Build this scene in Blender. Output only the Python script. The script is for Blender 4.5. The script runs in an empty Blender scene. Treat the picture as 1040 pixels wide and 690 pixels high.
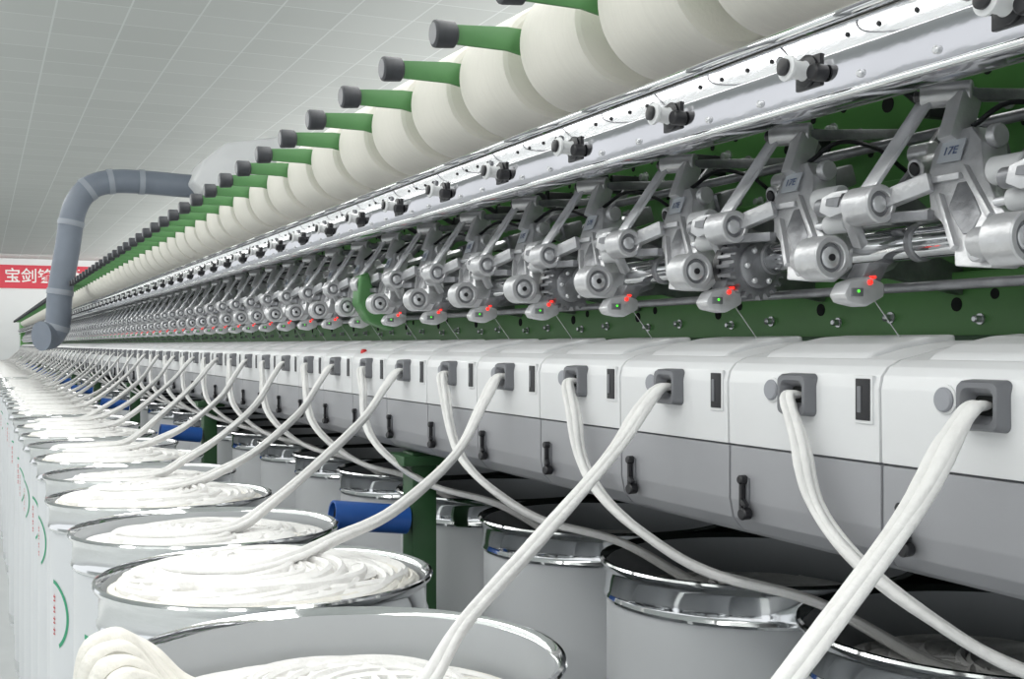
import bpy, bmesh, math, random
from mathutils import Vector, Matrix, Euler
random.seed(7)
H = 1.38          # camera height; all machine z values below are relative to it
P = 0.235         # spinning position pitch
sc = bpy.context.scene
try:
    sc.view_settings.view_transform = 'Standard'
    sc.view_settings.look = 'None'
    sc.view_settings.exposure = 0.22
except Exception:
    pass

# ---------------------------------------------------------------- materials
def mat(name, col, metal=0.0, rough=0.5, var=0.0, vscale=20.0, bump=0.0, bscale=60.0, stretch=(1,1,1), emit=0.0, coat=0.0, sss=0.0):
    m = bpy.data.materials.new(name); m.use_nodes = True
    nt = m.node_tree; b = nt.nodes['Principled BSDF']
    b.inputs['Base Color'].default_value = (*col, 1)
    b.inputs['Metallic'].default_value = metal
    b.inputs['Roughness'].default_value = rough
    if coat: b.inputs['Coat Weight'].default_value = coat
    if emit:
        b.inputs['Emission Color'].default_value = (*col, 1)
        b.inputs['Emission Strength'].default_value = emit
    if var or bump:
        tc = nt.nodes.new('ShaderNodeTexCoord'); mp = nt.nodes.new('ShaderNodeMapping')
        mp.inputs['Scale'].default_value = stretch
        nt.links.new(tc.outputs['Object'], mp.inputs['Vector'])
    if var:
        n = nt.nodes.new('ShaderNodeTexNoise'); n.inputs['Scale'].default_value = vscale; n.inputs['Detail'].default_value = 4
        nt.links.new(mp.outputs[0], n.inputs['Vector'])
        r = nt.nodes.new('ShaderNodeValToRGB')
        r.color_ramp.elements[0].position = 0.3; r.color_ramp.elements[1].position = 0.7
        r.color_ramp.elements[0].color = (*[c*(1-var) for c in col], 1)
        r.color_ramp.elements[1].color = (*[min(1, c*(1+var)) for c in col], 1)
        nt.links.new(n.outputs['Fac'], r.inputs['Fac']); nt.links.new(r.outputs['Color'], b.inputs['Base Color'])
    if bump:
        n2 = nt.nodes.new('ShaderNodeTexNoise'); n2.inputs['Scale'].default_value = bscale; n2.inputs['Detail'].default_value = 5
        nt.links.new(mp.outputs[0], n2.inputs['Vector'])
        bp = nt.nodes.new('ShaderNodeBump'); bp.inputs['Strength'].default_value = bump; bp.inputs['Distance'].default_value = 0.004
        nt.links.new(n2.outputs['Fac'], bp.inputs['Height']); nt.links.new(bp.outputs['Normal'], b.inputs['Normal'])
    return m

M = {}
M['white'] = mat('white_plastic', (0.78,0.79,0.80), 0, 0.35, var=0.02, vscale=6)
M['cot'] = mat('roller_cot_rubber', (0.66,0.67,0.68), 0, 0.4)
M['grey'] = mat('grey_plastic', (0.33,0.335,0.355), 0, 0.4, var=0.03, vscale=8)
M['dgrey'] = mat('dark_grey_plastic', (0.18,0.185,0.20), 0, 0.38)
M['mgrey'] = mat('button_grey', (0.32,0.33,0.36), 0, 0.4)
M['black'] = mat('black_plastic', (0.015,0.015,0.018), 0, 0.35)
M['knob'] = mat('knob_rubber', (0.045,0.048,0.055), 0, 0.5, var=0.15, vscale=60)
M['chrome'] = mat('polished_chrome', (0.80,0.81,0.82), 1, 0.08, bump=0.03, bscale=30)
M['railchrome'] = mat('polished_rail', (0.66,0.66,0.69), 1, 0.11, var=0.06, vscale=12, bump=0.30, bscale=11, stretch=(1,0.45,1))  # colour mottle paints faint darker reflection flecks into the chrome
M['cast'] = mat('cast_aluminium', (0.60,0.605,0.62), 0.50, 0.32, var=0.08, vscale=45, bump=0.22, bscale=140)
M['cast2'] = mat('cast_aluminium_dark', (0.27,0.275,0.29), 0.5, 0.36, var=0.2, vscale=50, bump=0.2, bscale=120)
M['steel'] = mat('brushed_steel', (0.72,0.73,0.75), 0.5, 0.25, var=0.05, vscale=90)
M['green'] = mat('green_enamel', (0.125,0.34,0.095), 0, 0.38, var=0.10, vscale=5)
M['greenarm'] = mat('green_arm_enamel', (0.085,0.235,0.08), 0, 0.4, var=0.06, vscale=20)
M['dgreen'] = mat('dark_green_enamel', (0.03,0.10,0.035), 0, 0.4, var=0.1, vscale=8)
M['hole'] = mat('dark_void', (0.006,0.008,0.007), 0, 0.8)
M['red_led'] = mat('red_led', (1.0,0.03,0.02), 0, 0.3, emit=1.1)
M['green_led'] = mat('green_led', (0.1,1.0,0.05), 0, 0.3, emit=0.8)
M['label'] = mat('label_sticker', (0.50,0.53,0.57), 0, 0.5)
M['ink'] = mat('label_ink', (0.14,0.18,0.30), 0, 0.5)
M['yarn'] = mat('spun_yarn', (0.81,0.79,0.72), 0, 0.85, var=0.02, vscale=20, bump=0.3, bscale=60, stretch=(1,9,1))
M['yarnend'] = mat('spun_yarn_end', (0.75,0.73,0.66), 0, 0.9, bump=0.2, bscale=250)
M['sliver'] = mat('cotton_sliver_fibre', (0.87,0.865,0.85), 0, 0.95, var=0.04, vscale=60, bump=0.5, bscale=130, stretch=(1,1,1))
M['sliverc'] = mat('cotton_sliver_cream', (0.83,0.81,0.75), 0, 0.95, var=0.05, vscale=60, bump=0.5, bscale=130)
M['canbody'] = mat('can_plastic', (0.68,0.70,0.72), 0, 0.35, var=0.03, vscale=4)
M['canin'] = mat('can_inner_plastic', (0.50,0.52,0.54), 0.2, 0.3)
M['mkgreen'] = mat('mark_green', (0.04,0.34,0.18), 0, 0.5)
M['mkred'] = mat('mark_red', (0.62,0.08,0.08), 0, 0.5)
M['blue'] = mat('blue_tube', (0.03,0.13,0.48), 0, 0.35, var=0.08, vscale=15)
M['duct'] = mat('duct_grey', (0.20,0.23,0.28), 0, 0.42, var=0.07, vscale=6)
M['ductband'] = mat('duct_band', (0.33,0.36,0.41), 0, 0.4)
M['boxwhite'] = mat('blower_white', (0.66,0.67,0.69), 0, 0.5)
M['banner'] = mat('banner_red', (0.70,0.06,0.09), 0, 0.6)
M['bantext'] = mat('banner_white', (0.92,0.88,0.86), 0, 0.6)
M['wall'] = mat('wall_paint', (0.84,0.86,0.86), 0, 0.7, var=0.02, vscale=0.5)
M['floor'] = mat('floor_terrazzo', (0.50,0.52,0.52), 0, 0.3, var=0.06, vscale=3)
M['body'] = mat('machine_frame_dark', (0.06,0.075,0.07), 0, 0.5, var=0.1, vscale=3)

def ceiling_mat():
    m = bpy.data.materials.new('ceiling_tiles'); m.use_nodes = True
    nt = m.node_tree; b = nt.nodes['Principled BSDF']; b.inputs['Roughness'].default_value = 0.75
    tc = nt.nodes.new('ShaderNodeTexCoord'); br = nt.nodes.new('ShaderNodeTexBrick')
    br.offset = 0.0; br.squash = 1.0
    br.inputs['Scale'].default_value = 1.0
    br.inputs['Brick Width'].default_value = 0.6; br.inputs['Row Height'].default_value = 0.6
    br.inputs['Mortar Size'].default_value = 0.009
    br.inputs['Mortar Smooth'].default_value = 0.1
    br.inputs['Color1'].default_value = (0.61,0.635,0.62,1); br.inputs['Color2'].default_value = (0.575,0.60,0.585,1)
    br.inputs['Mortar'].default_value = (0.73,0.76,0.75,1)
    nt.links.new(tc.outputs['Object'], br.inputs['Vector'])
    nt.links.new(br.outputs['Color'], b.inputs['Base Color'])
    return m
M['ceil'] = ceiling_mat()

# ---------------------------------------------------------------- mesh builder
class MB:
    def __init__(s): s.v=[]; s.f=[]; s.mi=[]; s.mats=[]
    def slot(s, k):
        if k not in s.mats: s.mats.append(k)
        return s.mats.index(k)
    def add(s, vs, fs, k):
        o=len(s.v); s.v += [tuple(v) for v in vs]; i=s.slot(k)
        for f in fs: s.f.append(tuple(o+a for a in f)); s.mi.append(i)
    def addbm(s, bm, k):
        bm.verts.ensure_lookup_table(); bm.verts.index_update()
        s.add([v.co.copy() for v in bm.verts], [[v.index for v in f.verts] for f in bm.faces], k); bm.free()
    def box(s, c, sz, k, b=0.002, rot=None, seg=2):
        bm=bmesh.new(); bmesh.ops.create_cube(bm, size=1.0)
        bmesh.ops.scale(bm, vec=Vector(sz), verts=bm.verts)
        if b>0: bmesh.ops.bevel(bm, geom=list(bm.edges), offset=min(b, min(sz)*0.45), segments=seg, profile=0.6, affect='EDGES')
        m=Matrix.Translation(Vector(c))
        if rot is not None:
            m = m @ (rot.to_4x4() if isinstance(rot,Matrix) else Euler(rot).to_matrix().to_4x4())
        bmesh.ops.transform(bm, matrix=m, verts=bm.verts); s.addbm(bm,k)
    def bar(s, p0, p1, wd, th, k, b=0.0015, ref=(1,0,0)):   # flat bar between two points, thickness along ref
        p0=Vector(p0); p1=Vector(p1); z=(p1-p0).normalized(); x=Vector(ref); x=(x-z*x.dot(z)).normalized(); y=z.cross(x)
        R=Matrix((x,y,z)).transposed()
        s.box((p0+p1)/2,(th,wd,(p1-p0).length),k,b,rot=R)
    def extr(s, pts, y0, y1, k, b=0.002, seg=2, axis='Y', xf=None):
        bm=bmesh.new()
        if axis=='Y': vs=[bm.verts.new((x,y0,z)) for x,z in pts]; tv=(0,y1-y0,0)
        else: vs=[bm.verts.new((y0,x,z)) for x,z in pts]; tv=(y1-y0,0,0)
        f=bm.faces.new(vs)
        r=bmesh.ops.extrude_face_region(bm, geom=[f])
        bmesh.ops.translate(bm, vec=tv, verts=[e for e in r['geom'] if isinstance(e,bmesh.types.BMVert)])
        bmesh.ops.recalc_face_normals(bm, faces=bm.faces)
        if b>0: bmesh.ops.bevel(bm, geom=list(bm.edges), offset=b, segments=seg, profile=0.6, affect='EDGES')
        if xf: bmesh.ops.transform(bm, matrix=xf, verts=bm.verts)
        s.addbm(bm,k)
    def lathe(s, o, ax, prof, k, seg=24, cap0=True, cap1=True):
        o=Vector(o); ax=Vector(ax).normalized()
        t=Vector((0,0,1)) if abs(ax.z)<0.9 else Vector((1,0,0))
        u=ax.cross(t).normalized(); w=ax.cross(u).normalized()
        vs=[]; fs=[]
        for h,r in prof:
            for i in range(seg):
                a=2*math.pi*i/seg
                vs.append(o+ax*h+u*(r*math.cos(a))+w*(r*math.sin(a)))
        n=len(prof)
        for j in range(n-1):
            for i in range(seg):
                i2=(i+1)%seg
                fs.append((j*seg+i, j*seg+i2, (j+1)*seg+i2, (j+1)*seg+i))
        if cap0: fs.append(tuple(range(seg))[::-1])
        if cap1: fs.append(tuple((n-1)*seg+i for i in range(seg)))
        s.add(vs,fs,k)
    def cyl(s, p0, p1, r, k, seg=20, ch=0.0015):
        p0=Vector(p0); p1=Vector(p1); L=(p1-p0).length; ch=min(ch,r*0.4,L*0.3)
        s.lathe(p0, p1-p0, [(0,r-ch),(ch,r),(L-ch,r),(L,r-ch)], k, seg)
    def ringcap(s, p0, ax, L, ro, ri, k, kin, seg=28):
        s.lathe(p0, ax, [(0.012,ri),(0.001,ri),(0,ri+0.001),(0,ro-0.0015),(0.0015,ro),(L,ro),(L+.001,ro-.002)], k, seg, False, True)
        s.lathe(Vector(p0)+Vector(ax).normalized()*0.005, ax, [(0,ri),(0.001,ri)], kin, seg)
    def tube(s, pts, ra, k, rb=None, seg=8, scl=None, caps=True, twist=0.0, closed=False):
        pts=[Vector(p) for p in pts]; rb=rb or ra; n=len(pts); vs=[]; fs=[]
        up=Vector((0,0,1)); prev=None
        for i,p in enumerate(pts):
            if closed: t=(pts[(i+1)%n]-pts[i-1]).normalized()
            else: t=(pts[min(i+1,n-1)]-pts[max(i-1,0)]).normalized()
            if prev is None:
                u = t.cross(up)
                if u.length<1e-3: u=t.cross(Vector((0,1,0)))
                u.normalize()
            else:
                u = (prev - t*prev.dot(t)).normalized()
            prev=u; w=t.cross(u).normalized()
            q = scl[i] if scl else 1.0
            tw = twist*i
            for j in range(seg):
                a=2*math.pi*j/seg
                x=ra*q*math.cos(a); y=rb*q*math.sin(a)
                xx=x*math.cos(tw)-y*math.sin(tw); yy=x*math.sin(tw)+y*math.cos(tw)
                vs.append(p+u*xx+w*yy)
        rng = n if closed else n-1
        for i in range(rng):
            i1=(i+1)%n
            for j in range(seg):
                j2=(j+1)%seg
                fs.append((i*seg+j,i*seg+j2,i1*seg+j2,i1*seg+j))
        if caps and not closed:
            fs.append(tuple(range(seg))[::-1]); fs.append(tuple((n-1)*seg+j for j in range(seg)))
        s.add(vs,fs,k)
    def mesh(s, name, ang=38):
        me=bpy.data.meshes.new(name); me.from_pydata(s.v,[],s.f)
        for k in s.mats: me.materials.append(M[k])
        me.polygons.foreach_set('material_index', s.mi)
        me.polygons.foreach_set('use_smooth', [True]*len(s.f))
        me.update()
        bm=bmesh.new(); bm.from_mesh(me)
        bmesh.ops.recalc_face_normals(bm, faces=bm.faces); bm.to_mesh(me); bm.free()
        try: me.set_sharp_from_angle(angle=math.radians(ang))
        except Exception: pass
        return me

def obj(name, me, loc=(0,0,0), parent=None, rz=0.0):
    o=bpy.data.objects.new(name, me); sc.collection.objects.link(o)
    o.location=loc; o.rotation_euler=(0,0,rz)
    if parent: o.parent=parent
    return o
def empty(name, loc=(0,0,0)):
    o=bpy.data.objects.new(name,None); sc.collection.objects.link(o); o.location=loc; return o

def catmull(c, n=8):
    c=[Vector(p) for p in c]; c=[c[0]*2-c[1]]+c+[c[-1]*2-c[-2]]; out=[]
    for i in range(1,len(c)-2):
        p0,p1,p2,p3=c[i-1:i+3]
        for j in range(n):
            t=j/n
            out.append(0.5*((2*p1)+(p2-p0)*t+(2*p0-5*p1+4*p2-p3)*t*t+(3*p1-p0-3*p2+p3)*t**3))
    out.append(c[-2]); return out

def text_geo(mb, s, size, k, M4):
    cu=bpy.data.curves.new('t','FONT'); cu.body=s; cu.size=size; cu.align_x='CENTER'; cu.align_y='CENTER'; cu.extrude=0.0002
    o=bpy.data.objects.new('t',cu); sc.collection.objects.link(o)
    dg=bpy.context.evaluated_depsgraph_get(); me=bpy.data.meshes.new_from_object(o.evaluated_get(dg))
    mb.add([M4@v.co for v in me.vertices],[tuple(p.vertices) for p in me.polygons],k)
    bpy.data.objects.remove(o); bpy.data.meshes.remove(me)

NU=108
Y0B=0.827-3*P            # near edge of first box
YEND=Y0B+NU*P
# ================================================================= spinning machine
mach = empty('spinning_machine', (0,0,H))

# ---- front box module (local y 0..P)
b=MB(); g=0.0015
b.extr([(0.733,-0.106),(0.732,-0.04),(0.735,-0.028),(0.742,-0.020),(0.755,-0.014),(0.80,-0.004),(0.85,0.003),(0.872,0.004),(0.872,-0.106)], g, P-g, 'white', 0.0015)
b.extr([(0.752,-0.018),(0.765,-0.008),(0.79,0.0005),(0.83,0.0075),(0.868,0.010),(0.868,-0.02)], 0.045, P-0.03, 'white', 0.005, 3)
b.extr([(0.7345,-0.108),(0.7345,-0.165),(0.739,-0.186),(0.750,-0.199),(0.77,-0.207),(0.81,-0.210),(0.872,-0.210),(0.872,-0.108)], g, P-g, 'grey', 0.0015)
b.box((0.80,P/2,-0.107),(0.12,P-0.004,0.006),'dgrey',0)
b.box((0.7325,0.020,-0.050),(0.004,0.024,0.044),'white',0.001)
b.box((0.7315,0.020,-0.050),(0.004,0.019,0.038),'black',0.0008)
b.box((0.7300,0.024,-0.050),(0.003,0.005,0.024),'dgrey',0.0008)
b.lathe((0.734,0.156,-0.046),(-1,0,0),[(0,0.0125),(0.003,0.0125),(0.0035,0.0115)],'white',24)
b.lathe((0.734,0.156,-0.046),(-1,0,0),[(0,0.0105),(0.005,0.0105),(0.0065,0.009),(0.0068,0.004)],'mgrey',24)
def rrect(hw,hh,r,n=5):
    pts=[]
    for cx,cy,a0 in ((hw-r,hh-r,0),(-hw+r,hh-r,90),(-hw+r,-hh+r,180),(hw-r,-hh+r,270)):
        for i in range(n+1):
            a=math.radians(a0+90*i/n); pts.append((cx+r*math.cos(a),cy+r*math.sin(a)))
    return pts
def loopring(mb, loops, k, cap=None):
    n=len(loops[0]); vs=[p for l in loops for p in l]; fs=[]
    for j in range(len(loops)-1):
        for i in range(n): fs.append((j*n+i,j*n+(i+1)%n,(j+1)*n+(i+1)%n,(j+1)*n+i))
    mb.add(vs,fs,k)
    if cap: mb.add(loops[-1],[tuple(range(n))],cap)
GY=0.111; GZ=-0.049
def L(hw,hh,r,x,dz=0): return [(x,GY+y,GZ+z+dz) for y,z in rrect(hw,hh,r)]
loopring(b,[L(.0235,.021,.006,.734),L(.0225,.020,.006,.723),L(.021,.0185,.006,.7195),L(.017,.0145,.007,.7195),L(.0155,.0115,.006,.722),L(.012,.008,.005,.731)],'dgrey','hole')
b.box((0.7335,0.204,-0.160),(0.003,0.012,0.040),'dgrey',0.001)
b.box((0.7285,0.204,-0.158),(0.006,0.005,0.036),'black',0.002)
b.cyl((0.734,0.204,-0.142),(0.724,0.204,-0.142),0.005,'black',16)
b.cyl((0.734,0.199,-0.177),(0.722,0.197,-0.177),0.0065,'black',16)
b.box((0.726,0.196,-0.166),(0.006,0.010,0.006),'black',0.002,rot=(0.6,0,0))
boxme=b.mesh('front_box')
for i in range(NU):
    obj('front_box', boxme, (0,Y0B+i*P,0), mach)

b=MB(); M['redknob']=mat('red_knob',(0.6,0.02,0.02),0,0.35)
b.lathe((0.75,2.44,-0.024),(0,0,1),[(0,.007),(.010,.007),(.013,.005),(.014,.002)],'redknob',16)
obj('red_stop_knob', b.mesh('red_stop_knob'), (0,0,0), mach)

# ---- long frame parts
b=MB(); y0=-0.1; y1=YEND
b.box((1.004,(y0+y1)/2,0.155),(0.008,y1-y0,0.45),'green',0)
b.box((0.985,(y0+y1)/2,0.0),(0.03,y1-y0,0.02),'dgreen',0.002)
b.box((0.992,(y0+y1)/2,0.075),(0.02,y1-y0,0.010),'green',0.002)
b.box((0.985,(y0+y1)/2,0.185),(0.03,y1-y0,0.014),'green',0.003)
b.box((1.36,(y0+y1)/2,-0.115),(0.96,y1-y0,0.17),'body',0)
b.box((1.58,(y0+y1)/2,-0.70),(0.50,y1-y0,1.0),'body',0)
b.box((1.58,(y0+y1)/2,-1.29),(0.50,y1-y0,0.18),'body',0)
b.box((1.42,(y0+y1)/2,0.20),(0.80,y1-y0,0.44),'boxwhite',0.01)
obj('frame_panels', b.mesh('frame_panels'), (0,0,0), mach)

b=MB()
for x,z,r,k in ((0.832,0.099,0.0165,'chrome'),(0.905,0.135,0.008,'steel'),(0.93,0.225,0.006,'cast2'),(0.86,0.058,0.005,'cast2')):
    b.lathe((x,y0,z),(0,1,0),[(0,r),(y1-y0,r)],k,28)
obj('drafting_shafts', b.mesh('drafting_shafts'), (0,0,0), mach)

# chrome rail
b=MB()
b.extr([(0.742,0.222),(0.706,0.222),(0.701,0.227),(0.699,0.262),(0.704,0.288),(0.712,0.292),(0.80,0.290),(0.86,0.300),(0.86,0.296),(0.80,0.286),(0.716,0.286),(0.708,0.262),(0.709,0.229),(0.742,0.227)],y0,y1,'railchrome',0.0008,1)
b.lathe((0.702,y0,0.2955),(0,1,0),[(0,.0055),(y1-y0,.0055)],'chrome',16)
b.lathe((0.703,y0,0.224),(0,1,0),[(0,.004),(y1-y0,.004)],'chrome',12)
b.extr([(0.86,0.26),(0.875,0.26),(0.875,0.33),(0.86,0.33)],y0,y1,'steel',0)
obj('chrome_rail', b.mesh('chrome_rail'), (0,0,0), mach)

b=MB()
b.box((0.6985,0,0.251),(0.004,0.036,0.030),'black',0.0015)
b.lathe((0.70,0.0,0.252),(-1,0,0.05),[(0,.015),(.006,.015),(.008,.011)],'black',24)
b.lathe((0.694,0.0,0.252),(-1,0,0.05),[(0,.0105),(.004,.0085),(.016,.0085),(.019,.012),(.022,.012),(.023,.009)],'white',24)
b.lathe((0.6705,0.0,0.2535),(-1,0,0.05),[(0,.008),(.003,.008),(.004,.005)],'black',20)
b.cyl((0.699,-0.022,0.246),(0.683,-0.022,0.246),0.008,'black',16)
b.cyl((0.699,0.022,0.256),(0.690,0.022,0.256),0.006,'black',16)
for yy in (-0.07,0.075): b.cyl((0.702,yy,0.236),(0.695,yy,0.236),0.0035,'steel',10)
b.cyl((0.702,0.045,0.272),(0.697,0.045,0.272),0.0045,'cast2',12)
for yy in (-0.09,-0.05,0.06,0.10): b.cyl((0.703,yy,0.275),(0.699,yy,0.275),0.0022,'black',10)
lp=[]
for i in range(36):
    a=2*math.pi*i/36
    lp.append((0.690+0.028*math.cos(a), 0.115+0.066*math.sin(a), 0.290+0.008*math.cos(a)))
b.tube(lp,0.0014,'cast2',seg=6,closed=True)
knobme=b.mesh('yarn_guide')
for i in range(NU-3):
    obj('yarn_guide', knobme, (0,0.883-2*P+i*P,0), mach)

# ---- drafting unit (local y=0)
b=MB()
SH=Matrix.Identity(4); SH[0][2]=0.40; SH[0][3]=-0.40*0.08      # lean the pressure arm backwards with height
def sx(x,z): return x+0.40*(z-0.08)
# ring 1: front roller end and its hub
b.ringcap((0.748,-0.020,0.084),(0,1,0),0.032,0.0215,0.0145,'cast','cast2')
b.lathe((0.748,-0.018,0.084),(0,1,0),[(0,.0090),(.001,.0105),(.012,.0105)],'steel',20)
b.lathe((0.748,-0.020,0.084),(0,1,0),[(0,.0035),(.004,.0035)],'black',12)
b.cyl((0.752,0.010,0.084),(0.765,0.050,0.086),0.013,'cast')
# main slanted body casting
body=[(.156,.184),(.150,.198),(.118,.200),(.100,.184),(.086,.156),(.060,.124),(.032,.100),(.024,.078),(.044,.064),(.085,.068),(.094,.088),(.118,.110),(.136,.122),(.154,.155)]
b.extr(body,0.778,0.810,'cast',0.0022,2,axis='X',xf=SH)
b.extr([(.112,.146),(.100,.146),(.072,.114),(.076,.096),(.086,.096),(.114,.122)],0.7768,0.7795,'cast2',0.001,1,axis='X',xf=SH)
for p,q in (((.108,.160),(.058,.110)),((.128,.136),(.088,.084))):
    b.bar((sx(.776,p[1]),p[0],p[1]),(sx(.776,q[1]),q[0],q[1]),0.006,0.007,'cast',0.001)
b.box((sx(.776,.152),.128,.152),(0.008,0.040,0.006),'cast',0.001)
b.cyl((0.782,0.055,0.080),(0.766,0.055,0.080),0.0105,'cast')
b.cyl((0.768,0.055,0.080),(0.763,0.055,0.080),0.0055,'black',6)
b.box((sx(0.7755,.178),0.130,0.178),(0.0015,0.028,0.022),'label',0,rot=(0,0.38,0))
TM=Matrix(((0,.37,-.93,sx(0.7738,.178)),(-1,0,0,0.130),(0,.93,.37,0.178),(0,0,0,1)))
text_geo(b,'17E',0.012,'ink',TM)
b.cyl((sx(.79,.190),0.100,0.188),(sx(.79,.190),0.090,0.188),0.011,'cast')
# roller cots beside the body (white rubber)
b.cyl((0.800,0.066,0.150),(0.800,0.028,0.150),0.0125,'cot',24)
b.cyl((0.800,0.070,0.150),(0.800,0.018,0.150),0.0045,'steel',12)
b.cyl((0.792,0.040,0.122),(0.792,0.006,0.122),0.0100,'cot',24)
b.cyl((0.792,0.058,0.122),(0.792,-0.002,0.122),0.0040,'steel',12)
b.bar((0.812,0.080,0.158),(0.806,0.010,0.142),0.014,0.006,'cast2',0.002)
b.bar((0.80,0.012,0.155),(0.792,0.004,0.112),0.012,0.005,'cast',0.0015)
# upper pivot and lever down to ring 2 (clear of the body, bright bar)
b.bar((0.762,0.190,0.138),(0.822,0.166,0.236),0.0175,0.005,'steel',0.001)
b.cyl((0.818,0.172,0.236),(0.846,0.135,0.236),0.0120,'cast')
b.cyl((0.815,0.178,0.236),(0.819,0.171,0.236),0.006,'black',6)
b.bar((0.822,0.136,0.186),(0.842,0.140,0.232),0.026,0.018,'cast',0.003,ref=(0,1,0))
b.bar((0.842,0.140,0.234),(0.99,0.135,0.245),0.012,0.012,'cast2',0.003,ref=(0,1,0))
# ring 2
b.ringcap((0.770,0.172,0.132),(0,1,0),0.036,0.0185,0.0125,'cast','cast2')
b.lathe((0.770,0.174,0.132),(0,1,0),[(0,.0065),(.001,.008),(.010,.008)],'steel',16)
b.bar((0.780,0.192,0.134),(0.800,0.140,0.150),0.018,0.012,'cast',0.0025)
b.bar((0.784,0.190,0.120),(0.790,0.130,0.118),0.010,0.010,'cast2',0.002)
# clamp block beyond ring 2
b.extr([(.256,.132),(.252,.146),(.236,.150),(.214,.150),(.208,.140),(.222,.128),(.240,.125)],0.764,0.784,'cast',0.002,2,axis='X')
b.extr([(.244,.137),(.242,.144),(.222,.144),(.226,.134)],0.762,0.765,'cast2',0.0005,1,axis='X')
b.cyl((0.775,0.252,0.138),(0.775,0.268,0.138),0.009,'cast2')
b.cyl((0.766,0.216,0.143),(0.760,0.216,0.143),0.004,'black',6)
b.bar((0.785,0.235,0.140),(0.845,0.225,0.125),0.012,0.012,'cast2',0.003)
b.bar((0.780,0.230,0.128),(0.800,0.236,0.098),0.014,0.010,'cast',0.002)
# bearing brackets on the shaft
b.extr([(0.806,0.120),(0.846,0.128),(0.872,0.118),(0.925,0.110),(0.999,0.085),(0.999,0.055),(0.900,0.072),(0.85,0.068),(0.806,0.075)],0.064,0.078,'cast2',0.002)
b.lathe((0.832,0.088,0.099),(0,1,0),[(0,.020),(.0015,.0215),(.014,.0215),(.0155,.020)],'cast',28)
b.lathe((0.832,-0.052,0.099),(0,1,0),[(0,.0175),(.0015,.019),(.008,.019),(.0095,.0175)],'cast2',28)
b.cyl((0.815,0.070,0.108),(0.803,0.070,0.108),0.005,'black',6)
# rear twin cylinders
b.cyl((0.850,0.215,0.175),(0.885,0.215,0.184),0.011,'cast')
b.cyl((0.885,0.215,0.184),(0.935,0.215,0.197),0.008,'steel')
b.box((0.945,0.215,0.200),(0.04,0.028,0.026),'cast2',0.004,rot=(0,-0.3,0))
b.cyl((0.848,0.215,0.1745),(0.852,0.215,0.1755),0.007,'black')
b.extr([(0.83,0.140),(0.85,0.150),(0.90,0.155),(0.94,0.130),(0.999,0.13),(0.999,0.11),(0.93,0.112),(0.88,0.130)],0.030,0.042,'cast2',0.003)
b.bar((0.86,0.02,0.15),(0.95,0.02,0.25),0.012,0.008,'cast2',0.002,ref=(0,1,0))
b.cyl((0.90,0.005,0.20),(0.90,0.035,0.20),0.011,'cast')
b.bar((0.90,0.01,0.20),(0.995,0.01,0.17),0.010,0.006,'cast',0.002,ref=(0,1,0))
b.cyl((0.93,0.19,0.150),(0.93,0.15,0.150),0.014,'cast2')
b.cyl((0.93,0.148,0.150),(0.93,0.144,0.150),0.006,'steel')
b.bar((0.93,0.17,0.150),(0.995,0.17,0.115),0.014,0.010,'cast2',0.002,ref=(0,1,0))
b.tube(catmull([(0.83,0.120,0.200),(0.86,0.105,0.222),(0.90,0.09,0.215),(0.95,0.09,0.19),(0.998,0.09,0.20)],5),0.0026,'black',seg=8)
# sensor pod with lamps
b.extr([(0.750,0.048),(0.755,0.040),(0.778,0.036),(0.800,0.046),(0.800,0.060),(0.780,0.066),(0.758,0.060)],-0.034,-0.010,'cast',0.004,2)
b.extr([(0.774,0.060),(0.800,0.060),(0.812,0.080),(0.786,0.080)],-0.028,-0.004,'cast2',0.003)
b.bar((0.80,-0.010,0.072),(0.842,0.0,0.084),0.014,0.010,'cast2',0.002)
b.box((0.765,-0.0345,0.050),(0.014,0.002,0.008),'cast2',0.0005)
b.cyl((0.781,-0.0365,0.060),(0.781,-0.030,0.060),0.0028,'red_led',12)
b.cyl((0.787,-0.0355,0.065),(0.787,-0.027,0.065),0.0015,'red_led',12)
b.cyl((0.766,-0.037,0.051),(0.766,-0.030,0.051),0.0014,'green_led',12)
b.cyl((0.800,-0.012,0.050),(0.828,-0.024,0.006),0.0005,'cast',6)
# green panel holes, bolts, rocker pieces
for (yy,zz,r) in ((-0.09,0.265,.007),(-0.05,0.29,.010),(0.03,0.30,.006),(0.085,0.275,.008),(0.06,0.20,.006),(-0.10,0.21,.010),(0.02,0.055,.006),(0.09,0.295,.005),(-0.02,0.235,.005),(0.075,0.045,.008)):
    b.lathe((1.0,yy,zz),(-1,0,0),[(0,r),(.0008,r)],'hole',16)
for (yy,zz,r) in ((-0.055,0.032,.0045),(0.04,0.028,.004),(0.0,0.26,.006),(0.05,0.275,.006),(-0.09,0.24,.005),(0.105,0.22,.005),(-0.03,0.20,.005)):
    b.lathe((1.0,yy,zz),(-1,0,0),[(0,r*1.6),(.002,r*1.6),(.002,r),(.010,r),(.011,r*.7)],'steel',10)
b.box((0.97,0.06,0.262),(0.06,0.012,0.030),'black',0.003)
b.box((0.93,0.065,0.270),(0.05,0.010,0.010),'black',0.003,rot=(0,0.5,0))
unitme=b.mesh('drafting_unit')
for i in range(NU-2):
    obj('drafting_unit', unitme, (0,0.930-3*P+i*P,0), mach)

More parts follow.
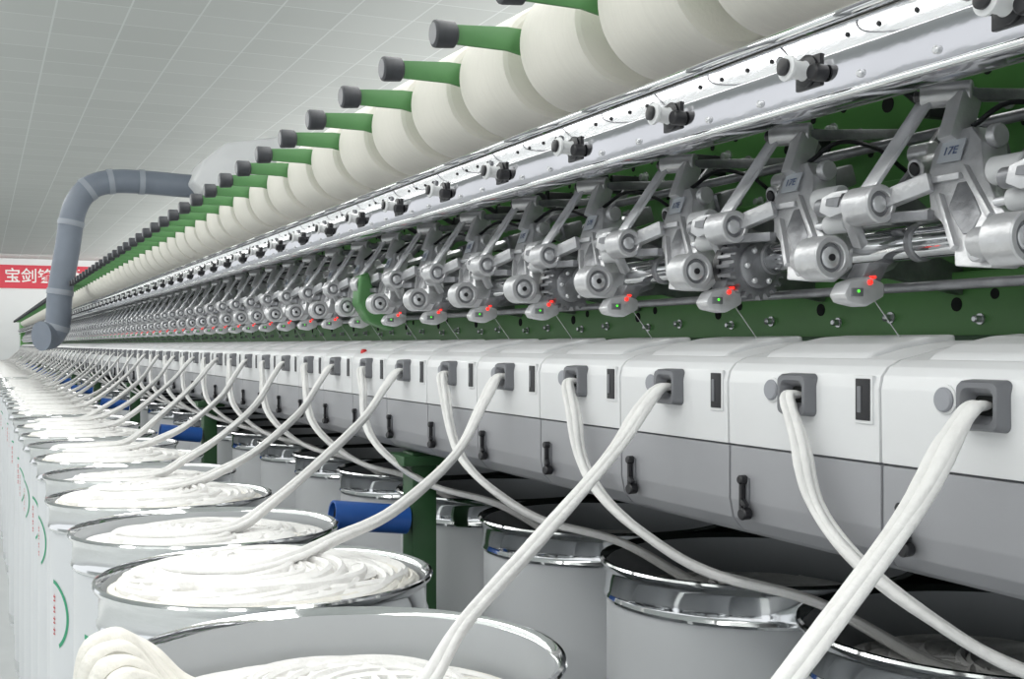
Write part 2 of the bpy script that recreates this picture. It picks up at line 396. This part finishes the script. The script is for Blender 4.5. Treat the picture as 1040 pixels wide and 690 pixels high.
# gear couplings on shaft
b=MB(); n=22; pts=[]
for i in range(n):
    for da,rr in ((-.30,.033),(-.16,.039),(.16,.039),(.30,.033)):
        a=2*math.pi*(i+da)/n; pts.append((0.815+rr*math.cos(a),0.090+rr*math.sin(a)))
b.extr(pts,-0.012,0.014,'cast2',0.0)
b.lathe((0.815,-0.020,0.090),(0,1,0),[(0,.012),(.001,.022),(.004,.026),(.008,.026),(.008,.018)],'cast2',24)
for i in range(6):
    a=i*math.pi/3; b.cyl((0.815+.020*math.cos(a),-0.023,0.090+.020*math.sin(a)),(0.815+.020*math.cos(a),-0.018,0.090+.020*math.sin(a)),.0035,'steel',8)
b.lathe((0.815,0.014,0.090),(0,1,0),[(0,.036),(.012,.036),(.016,.030)],'black',28)
gearme=b.mesh('gear_coupling')
for yy in (1.135,1.605,2.545,3.485,5.365): obj('gear_coupling', gearme, (0,yy,0), mach)
b=MB()
b.extr([(0.76,0.16),(0.78,0.17),(0.80,0.10),(0.845,0.055),(0.835,0.04),(0.78,0.06),(0.755,0.10)],0,0.05,'greenarm',0.006,3)
obj('green_guard_plate', b.mesh('green_guard_plate'), (0,2.50,-0.01), mach)

# ---- package unit
b=MB(); PX=0.80; PZ=0.432; R=0.092
prof=[(0,.026),(0,R-.012),(0.003,R-.004),(0.009,R),(0.08,R-0.001),(0.160,R-.003),(0.168,R-.007),(0.170,R-.014)]
b.lathe((PX,0,PZ),(0,-1,0),prof,'yarn',64,False,False)
b.lathe((PX,0,PZ),(0,-1,0),[(0.170,R-.014),(0.1695,.05),(0.171,.026)],'yarnend',64,False,False)
b.lathe((PX,0,PZ),(0,-1,0),[(-.004,.026),(0.176,.024),(0.176,.019),(0.165,.019)],'yarnend',32,True,True)
pkgme=b.mesh('yarn_package')
b=MB()
b.extr([(0.612,0.429),(0.612,0.457),(0.70,0.463),(0.80,0.460),(0.83,0.442),(0.82,0.418),(0.78,0.412),(0.70,0.428)],0.016,0.022,'greenarm',0.002)
b.cyl((PX,0.03,PZ),(PX,-0.004,PZ),0.018,'black')
b.lathe((0.620,0.019,0.443),(-1,0,-0.05),[(0,.014),(.004,.019),(.030,.020),(.033,.019),(.035,.015)],'knob',28)
b.lathe((0.5855,0.019,0.4415),(-1,0,-0.05),[(0,.0155),(.001,.0150)],'dgrey',24)
b.extr([(0.79,0.43),(0.83,0.45),(0.98,0.34),(0.98,0.30),(0.94,0.30)],0.014,0.024,'greenarm',0.003)
armme=b.mesh('cradle_arm')
for i in range(NU-4):
    yy=1.555-4*P+i*P
    obj('yarn_package', pkgme, (0,yy,0), mach)
    obj('cradle_arm', armme, (0,yy,0), mach)
b=MB()
b.lathe((0.90,y0,0.345),(0,1,0),[(0,.03),(y1-y0,.03)],'black',20)
b.box((1.10,(y0+y1)/2,0.46),(0.14,y1-y0,0.10),'boxwhite',0.01)
obj('drum_shaft', b.mesh('drum_shaft'), (0,0,0), mach)

# ---- green legs and blue tubes
b=MB()
b.box((0,0,-0.795),(0.05,0.06,1.17),'dgreen',0.003)
b.box((0,0,-0.225),(0.10,0.10,0.02),'dgreen',0.003)
b.box((0,0,-1.372),(0.10,0.12,0.014),'dgreen',0.003)
legme=b.mesh('support_leg')
b=MB()
b.lathe((-0.150,0,0.012),(1,0,-0.12),[(0.03,.022),(0,.024),(0,.028),(0.150,.028),(.150,.02)],'blue',28,False,True)
b.lathe((-0.140,0,0.011),(1,0,-0.12),[(0,.0235),(.001,.0235)],'hole',28)
tubeme=b.mesh('blue_tube')
for i in range(10):
    y=2.20+i*10*P
    obj('support_leg', legme, (0.790,y,0), mach)
    obj('blue_tube', tubeme, (0.757,y-0.02,-0.335), mach)

b=MB()
b.box((1.22,YEND+0.5,-0.45),(0.98,0.9,1.86),'green',0.02)
b.box((1.22,YEND+0.5,0.52),(1.0,0.92,0.06),'white',0.01)
b.box((0.728,YEND+0.5,-0.3),(0.01,0.7,1.0),'white',0.004)
obj('end_cabinet', b.mesh('end_cabinet'), (0,0,0), mach)

# ================================================================= sliver cans
ZR = H-0.313
def make_can(name, level, mound, seed, mark=True):
    rnd=random.Random(seed); b=MB(); Z=ZR
    b.lathe((0,0,0),(0,0,1),[(0.004,.205),(0.0,.212),(0.03,.216),(0.035,.2175),(Z-0.055,.2175)],'canbody',72,True,False)
    b.lathe((0,0,0),(0,0,1),[(Z-0.058,.2175),(Z-0.058,.221),(Z-0.054,.2225),(Z-0.050,.221),(Z-0.046,.2195),(Z-0.018,.2195),(Z-0.013,.222),(Z-0.009,.2265),(Z-0.004,.2285),(Z-0.001,.2270),(Z,.2235),(Z-0.003,.2190),(Z-0.008,.2160)],'chrome',72,False,False)
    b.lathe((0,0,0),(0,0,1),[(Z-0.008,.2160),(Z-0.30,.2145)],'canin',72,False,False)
    b.lathe((0,0,0),(0,0,1),[(0.02,.2180),(0.05,.2200),(0.06,.2180)],'chrome',72,False,False)
    prof=[(Z+level-0.02,0.2135)]
    for i in range(1,9):
        r=0.2135*(1-i/8.0); prof.append((Z+level-0.009+mound*(1-(r/.2135)**2), max(r,0.0008)))
    b.lathe((0,0,0),(0,0,1),prof,'sliver',48,False,True)
    n=19; seg=36
    for layer in range(3):
        pts=[]; scl=[]; ph=rnd.random()*6
        rc=0.110-0.012*layer+rnd.uniform(-.004,.004); ro=0.086+0.008*layer
        if layer==2: rc=0.085; ro=0.06
        for i in range(n*seg):
            t=i/seg; a=2*math.pi*t; c=2*math.pi*t/n+ph
            wob=0.006*math.sin(2.3*t+layer)+0.004*math.sin(5.1*t)
            x=(ro+wob)*math.cos(c)+(rc+wob*.5)*math.cos(a); y=(ro+wob)*math.sin(c)+(rc-wob*.5)*math.sin(a)
            d=math.hypot(x,y)
            if d>0.203: x*=0.203/d; y*=0.203/d; d=0.203
            z=Z+level-0.006+layer*0.005+mound*(1-(d/.2135)**2)+0.004*math.sin(a-c+0.8+.7*math.sin(t*1.7))
            pts.append((x,y,z)); scl.append(1+.10*math.sin(i*.45+t))
        b.tube(pts,0.0118,'sliverc' if layer==0 else 'sliver',rb=0.0060,seg=8,scl=scl)
    if mark:
        def patch(a0,a1,z0,z1,k,rr=0.2182,ns=3):
            vs=[];fs=[]
            for i in range(ns+1):
                a=a0+(a1-a0)*i/ns
                vs+= [(rr*math.cos(a),rr*math.sin(a),z0),(rr*math.cos(a),rr*math.sin(a),z1)]
            for i in range(ns): fs.append((2*i,2*i+2,2*i+3,2*i+1))
            b.add(vs,fs,k)
        ac=math.radians(192); zc=Z-0.225
        vs=[];fs=[]; N=40
        for i in range(N+1):
            t=math.radians(-60+150*i/N)
            for q in (0.062,0.070):
                a=ac+q*math.cos(t)/0.2182; vs.append((.2182*math.cos(a),.2182*math.sin(a),zc+q*math.sin(t)))
        for i in range(N): fs.append((2*i,2*i+1,2*i+3,2*i+2))
        b.add(vs,fs,'mkgreen')
        for row in range(4):
            a=ac; z=zc+0.035-row*0.022
            patch(a,a+0.06,z,z+0.003,'mkred'); patch(a+0.026,a+0.038,z-0.008,z+0.007,'mkred'); patch(a,a+0.06,z-0.008,z-0.0055,'mkred')
    return b.mesh(name)
canA=make_can('sliver_can_low',-0.066,0.014,1,False)
canB=make_can('sliver_can_full',-0.016,0.020,2)
canC=make_can('sliver_can_mid',-0.034,0.012,3)
canD=make_can('sliver_can_rear',-0.075,0.012,4,False)
NC=int((YEND-0.684)/0.47)
R1=[];R2=[]
rnd=random.Random(5)
order=[canA,canA,canB,canC,canB,canC,canB]
for i in range(NC):
    me=order[i] if i<len(order) else rnd.choice([canB,canC,canB])
    x=0.352+(-0.022 if i<2 else rnd.uniform(-.006,.012)); y=0.684+0.47*i
    obj('sliver_can', me, (x,y,0), None, rnd.uniform(-.15,.15)); R1.append((x,y,me))
for i in range(NC+1):
    y=0.509+0.47*i
    obj('sliver_can', canD, (1.045,y,0), None, rnd.uniform(-.4,.4)); R2.append((1.045,y))

# ================================================================= slivers
b=MB(); rnd=random.Random(11)
lev={canA.name:-0.044,canB.name:0.010,canC.name:-0.014}
def strand(pts, ra, rb, k, near):
    n=len(pts)
    base=[min(1.0,0.5+0.05*j)*(1+0.06*math.sin(j*0.4+k))*rnd.uniform(.98,1.02) for j in range(n)]
    if not near:
        b.tube(pts,ra,'sliver',rb=rb,seg=10,scl=base,twist=0.03); return
    # soft flat ribbon with faint fibre ridges
    b.tube(pts,ra*0.95,'sliver',rb=rb,seg=16,scl=base,twist=0.03)
    for m in range(3):
        q=[]
        for j,p in enumerate(pts):
            e=base[j]
            t=(pts[min(j+1,n-1)]-pts[max(j-1,0)]).normalized(); u=t.cross(Vector((0,0,1))).normalized(); w=t.cross(u)
            o=(m-1)*0.50+0.12*math.sin(j*0.17+m*2+k)
            q.append(p+u*(ra*o*e)+w*(rb*0.30*e*(1 if m%2 else -1)))
        b.tube(q,ra*0.42,'sliver',rb=rb*0.78,seg=10,scl=[s*(1+.06*math.sin(j*.5+m*2)) for j,s in enumerate(base)])
for i in range(NC):
    gy=0.703+0.47*i; cx,cy,me=R1[i]; lz=-0.313+lev[me.name]+0.006
    sag=0.0 if i<2 else rnd.uniform(0.0,0.035)
    if i==2: sag=0.04
    dy=0 if i<2 else rnd.uniform(-.03,.03)
    c=[(0.731,gy,-0.049),(0.715,gy,-0.052),(0.690,gy-0.004,-0.075-sag*.4),(0.645,gy-0.012+dy*.3,-0.125-sag),(0.55,gy-0.02+dy,-0.212-sag*.8),(0.46,gy-0.03+dy,min(-0.285,lz)+0.02 if lz>-.31 else -0.290),(0.40,cy-0.04+dy,lz+0.004),(0.32,cy-0.07,lz),(0.25,cy-0.04,lz),(0.22,cy+0.03,lz-0.004)]
    strand(catmull(c,8 if i<12 else 5),0.0125,0.0062,i,i<12)
for i in range(NC):
    gy=0.938+0.47*i; lz=-0.313-0.055
    s=rnd.uniform(-.015,.015) if i>1 else 0
    c=[(0.731,gy,-0.049),(0.716,gy,-0.053),(0.712,gy-0.023,-0.094),(0.710,gy-0.047+s,-0.148),(0.713,gy-0.095+s,-0.190),(0.738,gy-0.16+s,-0.232),(0.80,gy-0.21+s,-0.275),(0.90,gy-0.29,-0.305),(1.00,gy-0.38,lz),(1.06,gy-0.47,lz)]
    strand(catmull(c,8 if i<12 else 5),0.0100,0.0055,i+.5,i<12)
obj('cotton_slivers', b.mesh('cotton_slivers',60), (0,0,H))

# loose sliver hanging over the near can's rim
b=MB(); cx,cy=R1[1][0],R1[1][1]
for j,(a,dr,dz,hh) in enumerate(((158,0.0,0,.0),(166,0.004,-.03,.008),(174,0.0,-.05,.016),(182,0.006,-.02,.012),(190,0.002,-.04,.006),(197,0.004,-0.005,.0))):
    a=math.radians(a)
    def q(r,z,da=0): return (cx+r*math.cos(a+da), cy+r*math.sin(a+da), z)
    c=[q(0.13,-0.362,-.22),q(0.165,-0.340,-.12),q(0.198,-0.305+hh,-.04),q(0.222,-0.293+hh),q(0.241,-0.306+hh*.6,.01),q(0.249,-0.345+dz*.5,.03),q(0.244,-0.41+dz,.02),q(0.238,-0.455+dz,-.03),q(0.240,-0.48+dz,-.09)]
    pts=catmull(c,6); scl=[1+.1*math.sin(k*.8+j) for k in range(len(pts))]
    b.tube(pts,0.0108,'sliverc',rb=0.0080,seg=10,scl=scl)
obj('loose_cotton_sliver', b.mesh('loose_cotton_sliver'), (0,0,H))

# ================================================================= travelling blower
bl=empty('travelling_blower',(0,0,H))
b=MB(); Yd=9.2
c=[(0.40,Yd-0.05,0.06),(0.47,Yd,0.07),(0.515,Yd,0.16),(0.53,Yd,0.38),(0.58,Yd,0.70),(0.625,Yd,0.98),(0.72,Yd,1.14),(0.88,Yd,1.205),(1.10,Yd,1.215),(1.40,Yd,1.205),(1.62,Yd,1.20)]
pts=catmull(c,8); n=len(pts)
b.tube(pts,0.088,'duct',seg=28,scl=[1.22-0.22*min(1,i/12) for i in range(n)])
for idx in (14,24,37,48,56,64):
    if idx<n-1:
        p=Vector(pts[idx]); t=(Vector(pts[idx+1])-p).normalized()
        b.lathe(p-t*0.02,t,[(0,.089),(0,.094),(.04,.094),(.04,.089)],'ductband',28)
obj('suction_duct', b.mesh('suction_duct'), (0,0,0), bl)
b=MB()
b.extr([(1.42,1.20),(1.50,1.36),(1.66,1.50),(2.10,1.58),(2.14,1.44),(1.98,1.34),(1.74,1.14),(1.50,1.12)],Yd-0.35,Yd+0.15,'white',0.03,3)
b.box((1.75,Yd-0.1,1.10),(0.24,0.30,0.16),'boxwhite',0.02)
b.box((1.72,Yd-0.1,0.73),(0.08,0.08,0.62),'mgrey',0.01)
obj('blower_housing', b.mesh('blower_housing'), (0,0,0), bl)

# ================================================================= room
def slab(name,c,s,k):
    b=MB(); b.box(c,s,k,0); return obj(name,b.mesh(name))
CEIL=H+2.95
slab('floor',(8,20,-0.05),(46,60,0.1),'floor')
slab('ceiling',(8,20,CEIL+0.05),(46,60,0.1),'ceil')
slab('wall_far',(8,44.1,CEIL/2),(46,0.2,CEIL),'wall')
ban=empty('red_banner',(0,43.98,0))
b=MB(); b.box((2.35,0,H+2.33),(5.3,0.02,0.80),'banner',0); obj('banner_cloth',b.mesh('banner_cloth'),(0,0,0),ban)
cu=bpy.data.curves.new('banner_text','FONT'); cu.body='宝剑锋从磨砺出'; cu.size=0.53; cu.align_x='LEFT'; cu.align_y='CENTER'; cu.extrude=0.005; cu.offset=0.006
cu.materials.append(M['bantext'])
t=bpy.data.objects.new('banner_text',cu); sc.collection.objects.link(t); t.parent=ban
t.location=(0.74,-0.03,H+2.33); t.rotation_euler=(math.radians(90),0,0)

# ================================================================= light
w=bpy.data.worlds.new('World'); sc.world=w; w.use_nodes=True
w.node_tree.nodes['Background'].inputs[0].default_value=(0.95,0.98,1.0,1)
w.node_tree.nodes['Background'].inputs[1].default_value=0.95
def area(name,loc,sx,sy,e,rot=(0,0,0)):
    l=bpy.data.lights.new(name,'AREA'); l.shape='RECTANGLE'; l.size=sx; l.size_y=sy; l.energy=e; l.color=(1.0,0.99,0.97)
    o=bpy.data.objects.new(name,l); sc.collection.objects.link(o); o.location=loc; o.rotation_euler=rot
area('fluorescent_row',(-1.8,12,CEIL-0.15),0.6,32,300)
area('fluorescent_row',(-4.5,10,CEIL-0.15),0.6,30,300)
area('fluorescent_row',(1.6,1.0,CEIL-0.15),1.2,7,130)
# added upward fill areas, not fixtures, that brighten the ceiling
area('ceiling_fill',(-3.2,18,CEIL-1.1),0.8,44,400,(math.pi,0,0))
area('ceiling_fill',(5.2,20,CEIL-2.3),1.2,44,500,(math.pi,0,0))
area('ceiling_fill',(12.0,20,CEIL-2.3),1.2,44,500,(math.pi,0,0))
area('far_wall_fill',(3.0,41.5,CEIL-0.4),14,0.5,110,(math.radians(50),0,0))  # added fill area, not a fixture, to lift the far wall
# ================================================================= camera
cd=bpy.data.cameras.new('cam'); cam=bpy.data.objects.new('cam',cd); sc.collection.objects.link(cam)
cam.location=(0,0,H); cam.rotation_euler=(math.radians(90),0,-math.atan(540/1200))
cd.sensor_width=36; cd.lens=1200/1040*36; cd.shift_y=5/1040; cd.clip_start=0.01; cd.clip_end=200
sc.camera=cam
